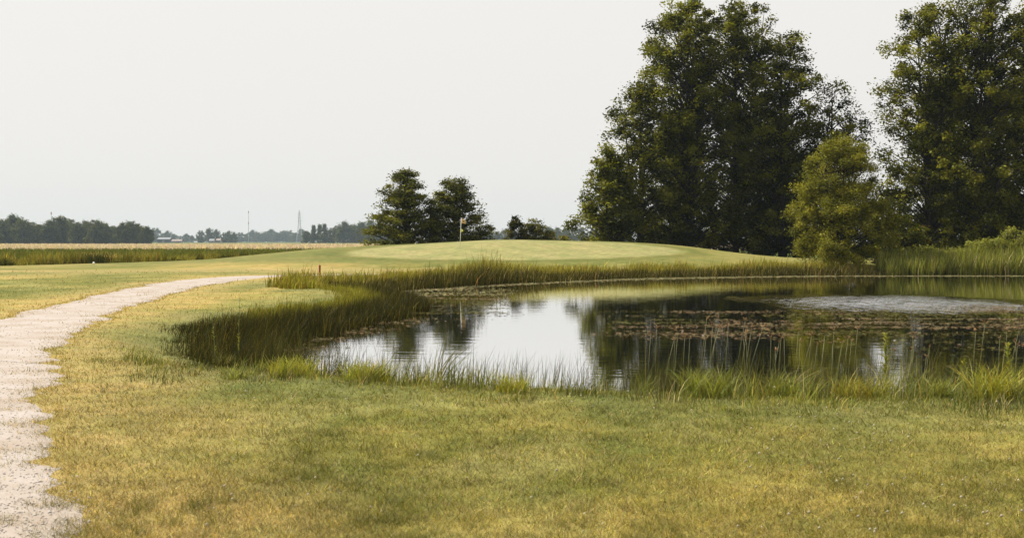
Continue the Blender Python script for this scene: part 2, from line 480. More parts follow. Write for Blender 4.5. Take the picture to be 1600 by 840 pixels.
# ------------------------------------------------------------------ blades, leaves
def blades(P, h, w, az, lean, seg=2, taper=0.8):
    """(verts, tris, verts per blade) of curved tapering blades"""
    N = len(P); h = np.broadcast_to(h, N); w = np.broadcast_to(w, N); lean = np.broadcast_to(lean, N)
    fa = az + rng.uniform(-1.2, 1.2, N) + math.pi / 2
    side = np.stack([np.cos(fa), np.sin(fa), np.zeros(N)], 1)
    dr = np.stack([np.cos(az), np.sin(az), np.zeros(N)], 1)
    vpb = 2 * seg + 1
    V = np.zeros((N, vpb, 3))
    for k in range(seg + 1):
        t = k / seg
        c = P + dr * (lean * h * t ** 1.8)[:, None]
        c[:, 2] += h * t * (1 - 0.28 * np.minimum(lean, 1.4) * t)
        if k < seg:
            hw = (w * 0.5 * (1 - t) ** (taper * 0.6))[:, None]
            V[:, 2 * k] = c - side * hw; V[:, 2 * k + 1] = c + side * hw
        else: V[:, 2 * k] = c
    T = []
    for k in range(seg - 1):
        a = 2 * k; T += [(a, a + 1, a + 3), (a, a + 3, a + 2)]
    T.append((2 * seg - 2, 2 * seg - 1, 2 * seg))
    T = np.array(T); F = (np.arange(N)[:, None, None] * vpb + T[None]).reshape(-1, 3)
    return V.reshape(-1, 3), F, vpb

def tint(base, N, var=0.18, hue=0.08):
    base = np.broadcast_to(np.asarray(base, float), (N, 3))
    k = np.exp(rng.normal(0, var, N))[:, None]
    return np.clip(base * k * (1 + rng.normal(0, hue, (N, 3))), 0.002, 0.9)

def mixc(a, b, t):
    t = np.asarray(t)[:, None]
    return np.asarray(a) * (1 - t) + np.asarray(b) * t

def blade_obj(name, P, h, w, az, lean, col, mat, seg=2, label='', cat='grass', parent=None):
    V, F, k = blades(P, h, w, az, lean, seg)
    o = link(name, mesh_np(name, V, F, np.repeat(col, k, 0)), mat, parent)
    if parent is None: stuff(o, label, cat)
    return o

def join_arrays(lst):
    V, F, C, b = [], [], [], 0
    for v, f, c in lst:
        V.append(v); F.append(f + b); C.append(c); b += len(v)
    return np.vstack(V), np.vstack(F), np.vstack(C)

def gnd(x, y): return height(x, y)

# mown lawn: more and finer blades towards the viewer
N = 470000
py = HZ + 45 + (960 - HZ - 45) * rng.random(N) ** 0.85
px = rng.uniform(-260, 1860, N)
x, y = on_ground(px, py)
d = pond_d(x, y); pdv = path_d(x, y) + (fbm(x * 2.6, y * 2.6, 31, 4) - 0.5) * 1.5 + rng.normal(0, 0.10, N)
median = (np.abs(x - np.interp(y, [p[1] for p in PATH_L], [(a[0] + b[0]) / 2 for a, b in zip(PATH_L, PATH_R)])) < 0.42) & (y > 33) & (fbm(x * 0.9, y * 0.25, 55, 3) > 0.50)
specks = (fbm(x * 3.0, y * 1.4, 71, 3) > 0.66)
ok = (d > 1.6) & ((pdv > -0.10) | (median & (rng.random(N) < 0.6)) | (specks & (rng.random(N) < 0.5)))
x, y = x[ok], y[ok]; d = d[ok]; N = len(x)
P = np.stack([x, y, gnd(x, y) - 0.004], 1)
base = land_col(x, y, d) * 1.08
fresh = rng.random(N)
mid = (0.20 + 1.42 * fbm(x * 6.0, y * 4.2, 205, 4)) * (0.72 + 0.56 * fbm(x * 1.5, y * 0.7, 207, 3))
c = base * mid[:, None] * 0.94
c = np.clip(c * np.exp(rng.normal(0, 1, N) * np.interp(y, [8, 16, 40], [0.55, 0.44, 0.16]))[:, None] * (1 + rng.normal(0, 0.07, (N, 3))), 0.002, 0.9)
c = np.where((fresh < np.interp(y, [12, 35], [0.22, 0.05]))[:, None], tint((0.095, 0.100, 0.022), N, 0.25), c)
c = np.where((fresh > 0.90)[:, None], tint((0.38, 0.29, 0.13), N, 0.2), c)
rank = sstep(0.55, 0.72, fbm(x * 5.5, y * 4.0, 301, 3)) * sstep(0.3, 0.6, fbm(x * 0.5, y * 0.5, 303, 2))
c = mixc(c, tint((0.085, 0.088, 0.016), N, 0.3), 0.7 * rank * np.interp(y, [14, 35], [1, 0.25]))
h = (1 + 0.9 * rank) * np.clip(rng.normal(0.042, 0.013, N), 0.015, 0.1) * (0.45 + 1.1 * fbm(x * 3.0, y * 3.0, 12, 3)) * (1 + 0.004 * y)
blade_obj('lawn_grass', P, h, np.maximum(0.0036, 0.00045 * y) * rng.uniform(0.7, 1.5, N), rng.uniform(0, 6.28, N),
          rng.uniform(0.3, 1.9, N), c, M_BLADE, 1, 'mown dry olive and straw lawn in the foreground', 'lawn')

# grass creeping over the path edges and tufts standing in the gravel
ex, ey = [], []
for E, sg in ((PR, 1), (PL, -1)):
    for k in range(len(E) - 1):
        if not 6 < E[k][1] < 60: continue
        a_, b_ = E[k], E[k + 1]; L_ = np.linalg.norm(b_ - a_); nn = int(L_ * np.interp(E[k][1], [6, 20, 60], [260, 110, 30]))
        tt = rng.random((nn, 1)); P_ = a_ + (b_ - a_) * tt; nv = np.array([b_[1] - a_[1], a_[0] - b_[0]]) / L_ * sg
        amp = (fbm(P_[:, 0] * 1.7, P_[:, 1] * 1.7, 401, 3) - 0.42) * 1.5
        P_ = P_ + nv[None] * (0.22 - rng.random(nn) ** 1.5 * (0.22 + 0.1 + np.clip(amp, 0.0, 0.6)))[:, None]
        ex.append(P_[:, 0]); ey.append(P_[:, 1])
x, y = np.concatenate(ex), np.concatenate(ey); N = len(x)
c = mixc(tint(land_col(x, y) * 1.1, N, 0.3), tint((0.12, 0.12, 0.025), N, 0.3), (fbm(x * 2, y * 2, 403, 2) > 0.52) * 0.5)
blade_obj('path_edge_grass', np.stack([x, y, gnd(x, y) + 0.004], 1), rng.uniform(0.015, 0.05, N), np.maximum(0.004, 0.00045 * y) * rng.uniform(0.8, 1.5, N), rng.uniform(0, 6.28, N),
          rng.uniform(0.3, 1.6, N), c, M_BLADE, 1, 'straw and green grass creeping over the edges of the gravel path', 'grass')

# clover heads in the lawn
N = 900
px = rng.uniform(0, 1650, N); py = 600 + 240 * rng.random(N)
wgt = np.where((px > 1150) | (py < 665), 1.0, 0.16)
k = rng.random(N) < wgt * 0.5; px, py = px[k], py[k]
x, y = on_ground(px, py); d = pond_d(x, y); k = (d > 0.8) & (path_d(x, y) > 0.5); x, y = x[k], y[k]; N = len(x)
oc = np.array([(1,0,0),(0,1,0),(-1,0,0),(0,-1,0),(0,0,1),(0,0,-0.7)], float)
of = np.array([(0,1,4),(1,2,4),(2,3,4),(3,0,4),(1,0,5),(2,1,5),(3,2,5),(0,3,5)])
r = rng.uniform(0.006, 0.013, N)
P = np.stack([x, y, gnd(x, y) + rng.uniform(0.035, 0.08, N) + np.where(pond_d(x, y) < 2.4, 0.1, 0)], 1)
V = (P[:, None, :] + oc[None] * r[:, None, None]).reshape(-1, 3)
F = (np.arange(N)[:, None, None] * 6 + of[None]).reshape(-1, 3)
stuff(link('clover_flowers', mesh_np('clover_flowers', V, F, np.repeat(tint((0.42, 0.39, 0.30), N, 0.15, 0.03), 6, 0)), M_BLADE),
      'small white clover heads scattered in the lawn', 'flowers')

# loose stones on the path
N = 14000
py = 432 + 460 * rng.random(N); px = rng.uniform(-400, 430, N)
x, y = on_ground(px, py); pd_ = path_d(x, y); k = (pd_ < 0.02 + rng.normal(0, 0.10, N)); x, y = x[k], y[k]; N = len(x)
r = rng.uniform(0.003, 0.010, N) * (1 + 0.02 * y) * np.where(rng.random(N) < 0.04, 1.9, 1)
sc = rng.uniform(0.6, 1.3, (N, 3)) * r[:, None]; sc[:, 2] *= 0.6
P = np.stack([x, y, gnd(x, y) + 0.014], 1)
V = (P[:, None, :] + oc[None] * sc[:, None, :]).reshape(-1, 3)
F = (np.arange(N)[:, None, None] * 6 + of[None]).reshape(-1, 3)
sc_ = tint((0.36, 0.325, 0.30), N, 0.14, 0.03)
stuff(link('loose_gravel', mesh_np('loose_gravel', V, F, np.repeat(sc_, 6, 0)), M_STONE), 'loose pale stones lying on the gravel path', 'gravel')

# ---- near bank: lush unmown grass between lawn and water
def shore_pts(N, x0, x1, y0, y1, dmin, dmax, keepf=None):
    x = rng.uniform(x0, x1, N); y = rng.uniform(y0, y1, N)
    d = pond_d(x, y); k = (d > dmin) & (d < dmax)
    x, y, d = x[k], y[k], d[k]
    if keepf is not None:
        k = keepf(x, y, d); x, y, d = x[k], y[k], d[k]
    return x, y, d

GR_OL, GR_BR, GR_DK, GR_STR = (0.105,0.115,0.028), (0.195,0.205,0.042), (0.045,0.048,0.014), (0.36,0.29,0.13)
x, y, d = shore_pts(330000, -6.5, 13, 13, 24.5, -0.35, 4.1,
                    lambda x, y, d: (rng.random(len(x)) < 0.45 + 0.55 * (d < 3.2)) & (y < 24) & ~((x < -3.9) & (y > 20.8)))
if len(x) > 62000:
    k = rng.permutation(len(x))[:56000]; x, y, d = x[k], y[k], d[k]
N = len(x)
cl = fbm(x * 2.4, y * 2.0, 91, 4)
edge = 1 - sstep(-0.1, 0.8, d)
h = (0.07 + 0.40 * sstep(0.53, 0.76, cl)) * np.interp(x, [-4, -1.5, 0.5], [0.6, 0.75, 1]) * rng.uniform(0.5, 1.25, N) * (1 - 0.65 * sstep(2.8, 3.9, d)) + 0.07 * edge * rng.random(N)
h = np.where(rng.random(N) < 0.03, h * 1.7, h)
c = mixc(GR_OL, GR_BR, sstep(0.40, 0.66, fbm(x * 0.9 + 3, y * 0.9, 93, 3)))
c = mixc(c, GR_DK, 0.85 * sstep(0.50, 0.66, fbm(x * 2.6, y * 2.0, 97, 3)))
c = mixc(c, GR_DK, edge * 0.9 * (rng.random(N) < 0.9))
c = np.where((rng.random(N) < 0.10)[:, None], GR_STR, c)
P = np.stack([x, y, np.maximum(gnd(x, y), WATER_Z - 0.1) - 0.01], 1)
blade_obj('bank_grass', P, h, rng.uniform(0.005, 0.011, N), rng.normal(0.3, 1.6, N), rng.uniform(0.1, 0.9, N), tint(c, N, 0.3, 0.08), M_BLADE, 3,
          'lush unmown green grass along the near edge of the pond', 'grass')

# thin rush stems rising from the shallows in front of the open water
x, y, d = shore_pts(30000, -4, 13, 15, 24, -1.0, 0.55, lambda x, y, d: (fbm(x * 0.8, y * 0.8, 66, 3) > 0.44))
k = rng.permutation(len(x))[:2400]; x, y, d = x[k], y[k], d[k]; N = len(x)
right = sstep(1.0, 4.0, x)
P = np.stack([x, y, np.maximum(gnd(x, y), -0.75) - 0.01], 1)
blade_obj('rush_stems', P, rng.uniform(0.35, 0.75, N) + 0.35 * right * rng.random(N), rng.uniform(0.005, 0.009, N), rng.normal(0.2, 1.0, N), rng.uniform(0.02, 0.35, N),
          tint(mixc((0.075,0.075,0.022), (0.16,0.15,0.04), right * rng.random(N)), N, 0.25), M_RUSH, 3, 'thin rush stems standing in the shallows along the near bank', 'rushes')

# ---- dark rushes on the left shore
x, y, d = shore_pts(260000, -8.5, 0.5, 19, 54, -0.45, 3.1,
    lambda x, y, d: (x < np.interp(y, [19, 22, 24, 26, 54], [-4.0, -3.2, -2.9, 0.5, 0.5])) & (d < np.interp(y, [19, 21, 26, 34, 54], [2.6, 2.4, 2.0, 2.3, 2.6]) + (fbm(x, y, 44, 2) - 0.5) * 1.6 - 1.1 * rng.random(len(x)) ** 3) & (d > -0.45 + 0.4 * rng.random(len(x))) & (x > -5.15 - 0.27 * (y - 21) + 0.6 * rng.random(len(x)) ** 2))
if len(x) > 50000:
    k = rng.permutation(len(x))[:50000]; x, y, d = x[k], y[k], d[k]
N = len(x)
h = (0.50 - 0.004 * (y - 22)) * rng.uniform(0.4, 1.2, N) * (0.42 + 1.1 * fbm(x * 1.9, y * 1.6, 45, 3)) * (1 - 0.55 * sstep(0.9, 2.2, d))
h = h * (0.3 + 0.7 * sstep(0, 1.7, x + 5.15 + 0.27 * (y - 21)))
h = np.where(rng.random(N) < 0.07, h * rng.uniform(1.3, 1.9, N), h)
land = sstep(0.9, 1.7, d) * sstep(29, 36, y)
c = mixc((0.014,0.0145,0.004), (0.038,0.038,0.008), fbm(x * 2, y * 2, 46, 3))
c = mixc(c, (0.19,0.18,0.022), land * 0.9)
c = np.where((rng.random(N) < 0.10)[:, None], (0.13,0.10,0.022), c)
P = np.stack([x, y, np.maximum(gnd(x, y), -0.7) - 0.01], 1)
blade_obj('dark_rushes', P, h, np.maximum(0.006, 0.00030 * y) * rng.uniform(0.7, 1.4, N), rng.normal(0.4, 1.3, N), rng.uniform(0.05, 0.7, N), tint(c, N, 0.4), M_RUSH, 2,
          'dense dark green rushes on the left shore of the pond', 'rushes')

# ---- far bank reeds
x, y, d = shore_pts(400000, -11.5, 44, 50, 95, -0.9, 4.2,
    lambda x, y, d: (y > np.interp(x, [-12, -7.2, -6.6, -2, 44], [50, 51, 56.0, 60, 70])) &
                    (d < np.interp(x, [-12, -6, 0, 6, 16, 30], [3.0, 3.0, 2.9, 2.6, 2.4, 2.2]) + (fbm(x * 0.6, y * 0.6, 47, 3) - 0.5) * 2.2) & (x > -9.7 + 0.8 * fbm(x, y * 0.5, 3, 2)))
if len(x) > 62000:
    k = rng.permutation(len(x))[:62000]; x, y, d = x[k], y[k], d[k]
N = len(x)
bump_ = np.exp(-((x + 1.5) / 2.3) ** 2) * 0.45 + np.exp(-((x + 9.2) / 1.2) ** 2) * 0.15
h = (0.46 + bump_ + 0.04 * (x > 4)) * rng.uniform(0.45, 1.2, N) * (0.65 + 0.7 * fbm(x * 0.8, y * 0.8, 48, 3)) * (1 - 0.4 * sstep(2.2, 4.2, d)) * np.where(rng.random(N) < 0.06, 1.55, 1)
land = np.clip(sstep(0.5, 1.4, d) + (x < -8.2) * 0.9, 0, 1)
c = mixc((0.028,0.027,0.006), (0.075,0.068,0.014), fbm(x * 1.4, y * 1.4, 49, 3))
c = mixc(c, (0.25,0.225,0.030), land * (0.55 + 0.45 * rng.random(N)))
c = np.where((rng.random(N) < 0.08)[:, None], (0.26,0.19,0.075), c)
P = np.stack([x, y, np.maximum(gnd(x, y), -0.7) - 0.01], 1)
blade_obj('far_bank_reeds', P, h, rng.uniform(0.02, 0.045, N), rng.normal(0.2, 1.5, N), rng.uniform(0.05, 0.6, N), tint(c, N, 0.35), M_RUSH, 2,
          'reeds and sedges along the far bank below the putting green', 'reeds')

# ---- cattails on the right of the far bank
x, y, d = shore_pts(120000, 21.5, 46, 84, 96, -0.9, 3.4, lambda x, y, d: (x > 23.2 + (fbm(x, y, 4, 2) - 0.5)))
k = rng.permutation(len(x))[:15000]; x, y, d = x[k], y[k], d[k]; N = len(x)
h = np.interp(x, [22, 24, 27, 31, 34, 46], [0.8, 1.3, 1.4, 1.7, 2.1, 2.2]) * rng.uniform(0.5, 1.1, N) * (0.75 + 0.5 * fbm(x * 0.8, y * 0.8, 52, 3))
c = mixc((0.09,0.10,0.022), (0.28,0.29,0.055), rng.random(N) ** 1.2)
c = np.where((rng.random(N) < 0.05)[:, None], (0.42,0.35,0.20), c)
P = np.stack([x, y, np.maximum(gnd(x, y), -0.7) - 0.01], 1)
blade_obj('cattails', P, h, rng.uniform(0.03, 0.06, N), rng.normal(0.2, 1.5, N), rng.uniform(0.03, 0.4, N), tint(c, N, 0.22), M_RUSH, 3,
          'tall bright green cattail leaves on the far right bank', 'cattails')

# ---- pondweed floating on the water
def pads(x, y, sx, sy, col):
    N = len(x); a = rng.uniform(-1.2, 1.2, N)
    u = np.stack([np.cos(a), np.sin(a)], 1) * sx[:, None]; v = np.stack([-np.sin(a), np.cos(a)], 1) * sy[:, None]
    z = WATER_Z + 0.004 + rng.uniform(0, 0.008, N)
    V = np.zeros((N, 4, 3))
    for k, (p, q) in enumerate(((1, 0.1), (0.1, 1), (-1, -0.2), (-0.15, -0.9))):
        V[:, k, 0] = x + u[:, 0] * p + v[:, 0] * q
        V[:, k, 1] = y + u[:, 1] * p + v[:, 1] * q
        V[:, k, 2] = z + np.where(rng.random(N) < 0.35, rng.uniform(0, 0.013, N), 0)
    return V.reshape(-1, 3), (np.arange(N)[:, None, None] * 4 + np.array([(0,1,2),(0,2,3)])[None]).reshape(-1, 3), np.repeat(col, 4, 0)
N = 900000
x = rng.uniform(-7, 34, N); y = rng.uniform(17, 89, N)
d = pond_d(x, y); k = d < 0.05; x, y, d = x[k], y[k], d[k]; N = len(x)
streak = 0.62 * fbm(x * 0.30, y * 1.5, 101, 5) + 0.38 * fbm(x * 1.2, y * 5.0, 102, 3); blot = fbm(x * 0.13 + 9, y * 0.13, 103, 3)
def bx(v, a, b, f): return sstep(a - f, a + f, v) * (1 - sstep(b - f, b + f, v))
dens = 0.9 * (1 - sstep(0.8, 2.6 + 1.6 * sstep(3, 9, x), -d)) * (y > 54) * sstep(0.36, 0.52, streak + 0.1)                      # rim of the far shore
dens = np.maximum(dens, bx(x, -5, -0.2, 0.8) * bx(y, 39, 64, 4) * sstep(0.50, 0.60, streak) * 0.6)       # off the rush spit
dens = np.maximum(dens, bx(x, -5, -0.6, 0.6) * bx(y, 24, 38, 2) * (1 - sstep(0.6, 1.6, -d)) * sstep(0.44, 0.55, streak) * 0.6)
rr = bx(y, 31.5, 43, 2.0) * sstep(1.6, 3.4, x)
dens = np.maximum(dens, rr * sstep(0.46, 0.60, streak + 0.06 * sstep(6, 14, x)) * 0.9)
dens = np.maximum(dens, sstep(11, 16, x) * bx(y, 33, 46, 3) * sstep(0.42, 0.54, streak) * 0.9)
dens = np.maximum(dens, sstep(6, 9, x) * bx(y, 22, 34, 3) * sstep(0.55, 0.66, streak) * 0.5)
k = rng.random(N) < dens * 0.55; x, y, d = x[k], y[k], d[k]
if len(x) > 95000:
    k = rng.permutation(len(x))[:95000]; x, y, d = x[k], y[k], d[k]
N = len(x)
c = mixc((0.122,0.090,0.048), (0.066,0.060,0.017), sstep(0.42, 0.6, fbm(x * 0.25, y * 0.35, 107, 3)))
c = mixc(c, (0.19,0.172,0.085), (y > 54) * 0.7)
s_ = rng.uniform(0.008, 0.025, N) * (1 + y * 0.012)
V, F, C = pads(x, y, s_ * rng.uniform(1.2, 3.6, N), s_ * rng.uniform(0.3, 0.8, N), tint(c, N, 0.25))
stuff(link('floating_pondweed', mesh_np('floating_pondweed', V, F, C), M_PAD), 'tan and olive pondweed leaves floating in streaks on the dark water', 'pondweed')

# ---- crops: green rows, then pale ripe grain, and the weedy verge in front
def crop(name, N, y0, y1, hmin, hmax, wk, c0, c1, label, cat, x0=-260, x1=1100, mat=M_CROP):
    iy = rng.uniform(1 / y1, 1 / y0, N); y = 1 / iy
    x = (rng.uniform(x0, x1, N) - 800) / FPX * y
    k = (y > field_edge(x) + 7); x, y = x[k], y[k]; N = len(x)
    P = np.stack([x, y, gnd(x, y) - 0.02], 1)
    c = mixc(c0, c1, fbm(x * 0.12, y * 0.03, 121, 4))
    return blade_obj(name, P, rng.uniform(hmin, hmax, N), wk * y * rng.uniform(0.6, 1.4, N), rng.uniform(0, 6.28, N), rng.uniform(0.1, 0.8, N), tint(c, N, 0.2), mat, 2, label, cat)
crop('green_crop', 45000, 98, 290, 0.35, 0.62, 0.0009, (0.072,0.084,0.010), (0.118,0.120,0.018), 'low green crop covering the flat field beyond the lawn', 'crop')
crop('ripe_grain', 28000, 280, 880, 0.6, 0.9, 0.0008, (0.43,0.345,0.285), (0.49,0.42,0.345), 'pale ripe grain in a strip along the horizon', 'grain')

x = rng.uniform(-62, -14, 90000); y = field_edge(x) + rng.uniform(-0.6, 9, 90000)
cl = fbm(x * 0.45, y * 0.45, 131, 4); fe = y - field_edge(x)
k = rng.random(len(x)) < np.clip(1.1 - fe / 12, 0.1, 1) * 0.55
x, y, cl, fe = x[k], y[k], cl[k], fe[k]
if len(x) > 30000:
    k = rng.permutation(len(x))[:30000]; x, y, cl, fe = x[k], y[k], cl[k], fe[k]
N = len(x)
h = (0.25 + 0.85 * sstep(0.36, 0.66, cl)) * rng.uniform(0.55, 1.1, N) * np.interp(x, [-62, -26, -20, -14], [1, 1, 0.7, 0.5])
c = mixc((0.055,0.057,0.013), (0.26,0.23,0.05), sstep(0.36, 0.58, fbm(x * 0.55 + 5, y * 0.3, 133, 3)) * (0.3 + 0.7 * rng.random(N)))
dry = sstep(0.50, 0.60, fbm(x * 0.10 + 2, y * 0.5, 135, 3)) * (x < -29) * (fe > 2.5)
c = mixc(c, (0.44,0.32,0.14), dry * (rng.random(N) < 0.8))
P = np.stack([x, y, gnd(x, y) - 0.02], 1)
blade_obj('verge_weeds', P, h, rng.uniform(0.03, 0.09, N), rng.uniform(0, 6.28, N), rng.uniform(0.1, 0.7, N), tint(c, N, 0.25), M_CROP, 2,
          'tall weedy verge of dark and yellow clumps at the crop edge', 'weeds')

# ------------------------------------------------------------------ trees
def leaf_mesh(C, n, size, col, asp=0.62):
    """folded rhombic leaves at centres C with normals n"""
    N = len(C)
    n = n / np.linalg.norm(n, axis=1, keepdims=True)
    t = rng.normal(size=(N, 3)); u = np.cross(n, t); u /= np.linalg.norm(u, axis=1, keepdims=True); v = np.cross(n, u)
    s = np.asarray(size)[:, None] * 0.5
    V = np.stack([C + u * s, C + v * s * asp + n * s * 0.25, C - u * s, C - v * s * asp + n * s * 0.25], 1).reshape(-1, 3)
    F = (np.arange(N)[:, None, None] * 4 + np.array([(0,1,2),(0,2,3)])[None]).reshape(-1, 3)
    return V, F, np.repeat(col, 4, 0)

def build_tree(seed, H, prof, nclump, nleaf, leaf, cols, trunk_r=0.3, flat=0.5, csize=1.0, bot=0.06, leaders=3, droop=0.0, shell=0.45, asp=0.62, ragged=0.35, gold=0.0):
    """trunk mesh (stem and limbs) and crown mesh (leaves in clumps inside an uneven envelope)"""
    global rng
    old = rng; rng = np.random.default_rng(seed)
    pt = np.array([p[0] for p in prof]); pr = np.array([p[1] for p in prof])
    mb = MB()
    # leaders
    stems = []
    for q in range(leaders):
        a = 2 * math.pi * q / leaders + rng.uniform(0, 1.5)
        top = H * (0.97 if q == 0 else rng.uniform(0.72, 0.92))
        off = 0 if q == 0 else np.interp(0.6, pt, pr) * rng.uniform(0.3, 0.55)
        pts = []
        for k in range(8):
            t = k / 7
            rr_ = off * max(0, t - 0.12) ** 0.8
            pts.append((math.cos(a) * rr_ + 0.12 * math.sin(3 * t + q), math.sin(a) * rr_ + 0.12 * math.cos(4 * t + q), top * t - 0.15 * (k == 0)))
        mb.tube(pts, [trunk_r * (1 - 0.93 * (k / 7)) * (1 if q == 0 else 0.7) for k in range(8)], 7)
        stems.append(np.array(pts))
    # clump centres
    t = rng.random(nclump * 3) ** 0.9 * (1 - bot) + bot
    w = np.interp(t, pt, pr); t = t[rng.random(len(t)) < (w / pr.max()) ** 1.1 + 0.06][:nclump]
    nc = len(t); a = rng.uniform(0, 2 * math.pi, nc)
    lobes = 1 + ragged * (fbm(a * 1.1 + seed, t * 5.5, seed, 2) - 0.5) * 2
    rad = np.interp(t, pt, pr) * lobes * np.clip(rng.random(nc) ** shell, 0.12, 1)
    C = np.stack([np.cos(a) * rad, np.sin(a) * rad, t * H], 1)
    # limbs
    for k in range(nc):
        st = stems[rng.integers(len(stems))] if rad[k] > 0.5 else stems[0]
        za = max(0.04 * H, C[k, 2] - rad[k] * rng.uniform(0.35, 0.95) * (1 - droop) + rad[k] * droop * 0.2)
        za = min(za, st[-1, 2] * 0.97)
        bx_, by_ = np.interp(za, st[:, 2], st[:, 0]), np.interp(za, st[:, 2], st[:, 1])
        p0 = np.array([bx_, by_, za]); p3 = C[k]
        p1 = p0 + (p3 - p0) * 0.4 + np.array([0, 0, 0.10 * rad[k]]) + rng.normal(0, 0.08, 3); p2 = p0 + (p3 - p0) * 0.75 + np.array([0, 0, 0.06 * rad[k]])
        r0 = 0.016 + 0.011 * np.linalg.norm(p3 - p0)
        mb.tube([p0, p1, p2, p3], [r0, r0 * 0.75, r0 * 0.5, r0 * 0.2], 4)
    # leaves
    per = np.maximum(6, (nleaf / nc * rng.uniform(0.5, 1.5, nc))).astype(int)
    idx = np.repeat(np.arange(nc), per); N = len(idx)
    cs = csize * rng.uniform(0.65, 1.35, nc)[idx]
    g_ = rng.normal(size=(N, 3)); g_ *= (np.minimum(1.5, np.abs(rng.normal(0.75, 0.33, N))) / np.linalg.norm(g_, axis=1))[:, None]
    off = g_ * cs[:, None]; off[:, 2] *= flat
    off[:, 2] -= droop * 0.35 * (off[:, 0] ** 2 + off[:, 1] ** 2) / csize
    L = C[idx] + off; k = L[:, 2] > 0.05; L, idx = L[k], idx[k]; N = len(L)
    nrm = rng.normal(size=(N, 3)); nrm[:, 2] = np.abs(nrm[:, 2]) + 0.7
    cc = tint(mixc(cols[0], cols[1], (rng.random(nc) ** 1.4)[idx]), N, 0.2, 0.06)
    if gold: cc = np.where((rng.random(N) < gold)[:, None], tint(cols[2], N, 0.2), cc)
    V, F, CC = leaf_mesh(L, nrm, leaf * rng.uniform(0.6, 1.35, N), cc, asp)
    rng = old
    return mb.mesh('trunk', True), mesh_np('crown', V, F, CC)

def place_tree(name, meshes, loc, label, cat='tree', rotz=0, scale=1.0, group=None, mleaf=M_LEAF):
    t = thing(name, label, cat, loc, rotz, group); t.scale = (scale,) * 3
    link('trunk', meshes[0], M_BARK, t); link('crown', meshes[1], mleaf, t)
    return t

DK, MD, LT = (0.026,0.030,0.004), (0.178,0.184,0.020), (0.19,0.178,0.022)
BROAD = [(0,0.65),(0.1,0.9),(0.3,1.0),(0.55,0.97),(0.75,0.84),(0.9,0.6),(1,0.25)]
TALL = [(0,0.65),(0.12,0.92),(0.35,1.0),(0.62,1.0),(0.80,0.90),(0.91,0.70),(0.97,0.48),(1,0.3)]
LOWW = [(0,0.9),(0.15,1.0),(0.4,0.85),(0.7,0.6),(0.9,0.35),(1,0.12)]
def sc_prof(p, r): return [(t, v * r) for t, v in p]
GROVE = {}
BIG = [  # px, top row, distance, radius, seed, profile, label
    (1072,   3, 125, 5.0, 11, TALL, 'tallest dark broadleaf tree at the left of the big grove'),
    (1150,   8, 129, 5.2, 12, TALL, 'tall dark broadleaf tree in the middle of the big grove'),
    (1222,  58, 126, 4.0, 13, TALL, 'slightly shorter dark tree on the right shoulder of the big grove'),
    (1000, 128, 123, 3.6, 14, BROAD, 'mid height tree on the left shoulder of the big grove'),
    (950,  232, 119, 3.1, 15, LOWW, 'low spreading tree at the left foot of the grove beside the mound'),
    (1298, 132, 124, 3.5, 16, BROAD, 'loose medium tree behind the bright willow shrub'),
    (1452,   6, 118, 4.2, 17, TALL, 'tall tree at the left side of the right hand grove'),
    (1540, -24, 116, 4.4, 18, TALL, 'tallest tree of the right hand grove, its top out of frame'),
    (1636, -14, 117, 4.6, 19, TALL, 'tall tree cut by the right edge of the picture'),
]
for px_, top, yy, rad_, sd_, pf, lab in BIG:
    xx = (px_ - 800) / FPX * yy; zz = float(gnd(np.array([xx]), np.array([yy]))[0])
    H = CAM_H + (HZ - top) / FPX * yy - zz
    vol = rad_ ** 2 * H
    nl = int(np.clip(vol * 104, 17500, 55000))
    right_ = px_ > 1400
    cols = (DK if not right_ else (0.032,0.037,0.005), MD if not right_ else (0.205,0.208,0.024))
    ms_ = build_tree(sd_, H, sc_prof(pf, rad_), int(np.clip(vol * 1.05, 150, 480)), nl, 0.245, cols, trunk_r=0.26 + 0.004 * H, csize=0.70, flat=0.72, leaders=4 if H > 15 else 3, shell=0.58, ragged=0.32)
    place_tree('broadleaf_tree', ms_, (xx, yy, zz), lab, rotz=sd_ * 1.3, group='trees of the two groves behind the pond')
    GROVE[sd_] = (ms_, H)
# second rank of the groves, seen only through the gaps between the front trunks
for sd_, px_, yy, hh, lab in ((14, 1052, 137, 14.5, 'shaded tree behind the tallest tree, seen through its lower gaps'),
                              (14, 1188, 138, 16.5, 'shaded tree behind the right shoulder of the big grove'), (16, 1250, 137, 12.5, 'shaded tree behind the loose tree by the willow shrub'),
                              (13, 1478, 131, 17.0, 'shaded tree behind the left side of the right grove'), (14, 1575, 130, 17.5, 'shaded tree behind the tallest tree of the right grove')):
    ms_, H0 = GROVE[sd_]; xx = (px_ - 800) / FPX * yy
    place_tree('broadleaf_tree', ms_, (xx, yy, float(gnd(np.array([xx]), np.array([yy]))[0])), lab, rotz=px_ * 0.7, scale=hh / H0, group='second rank of the groves')

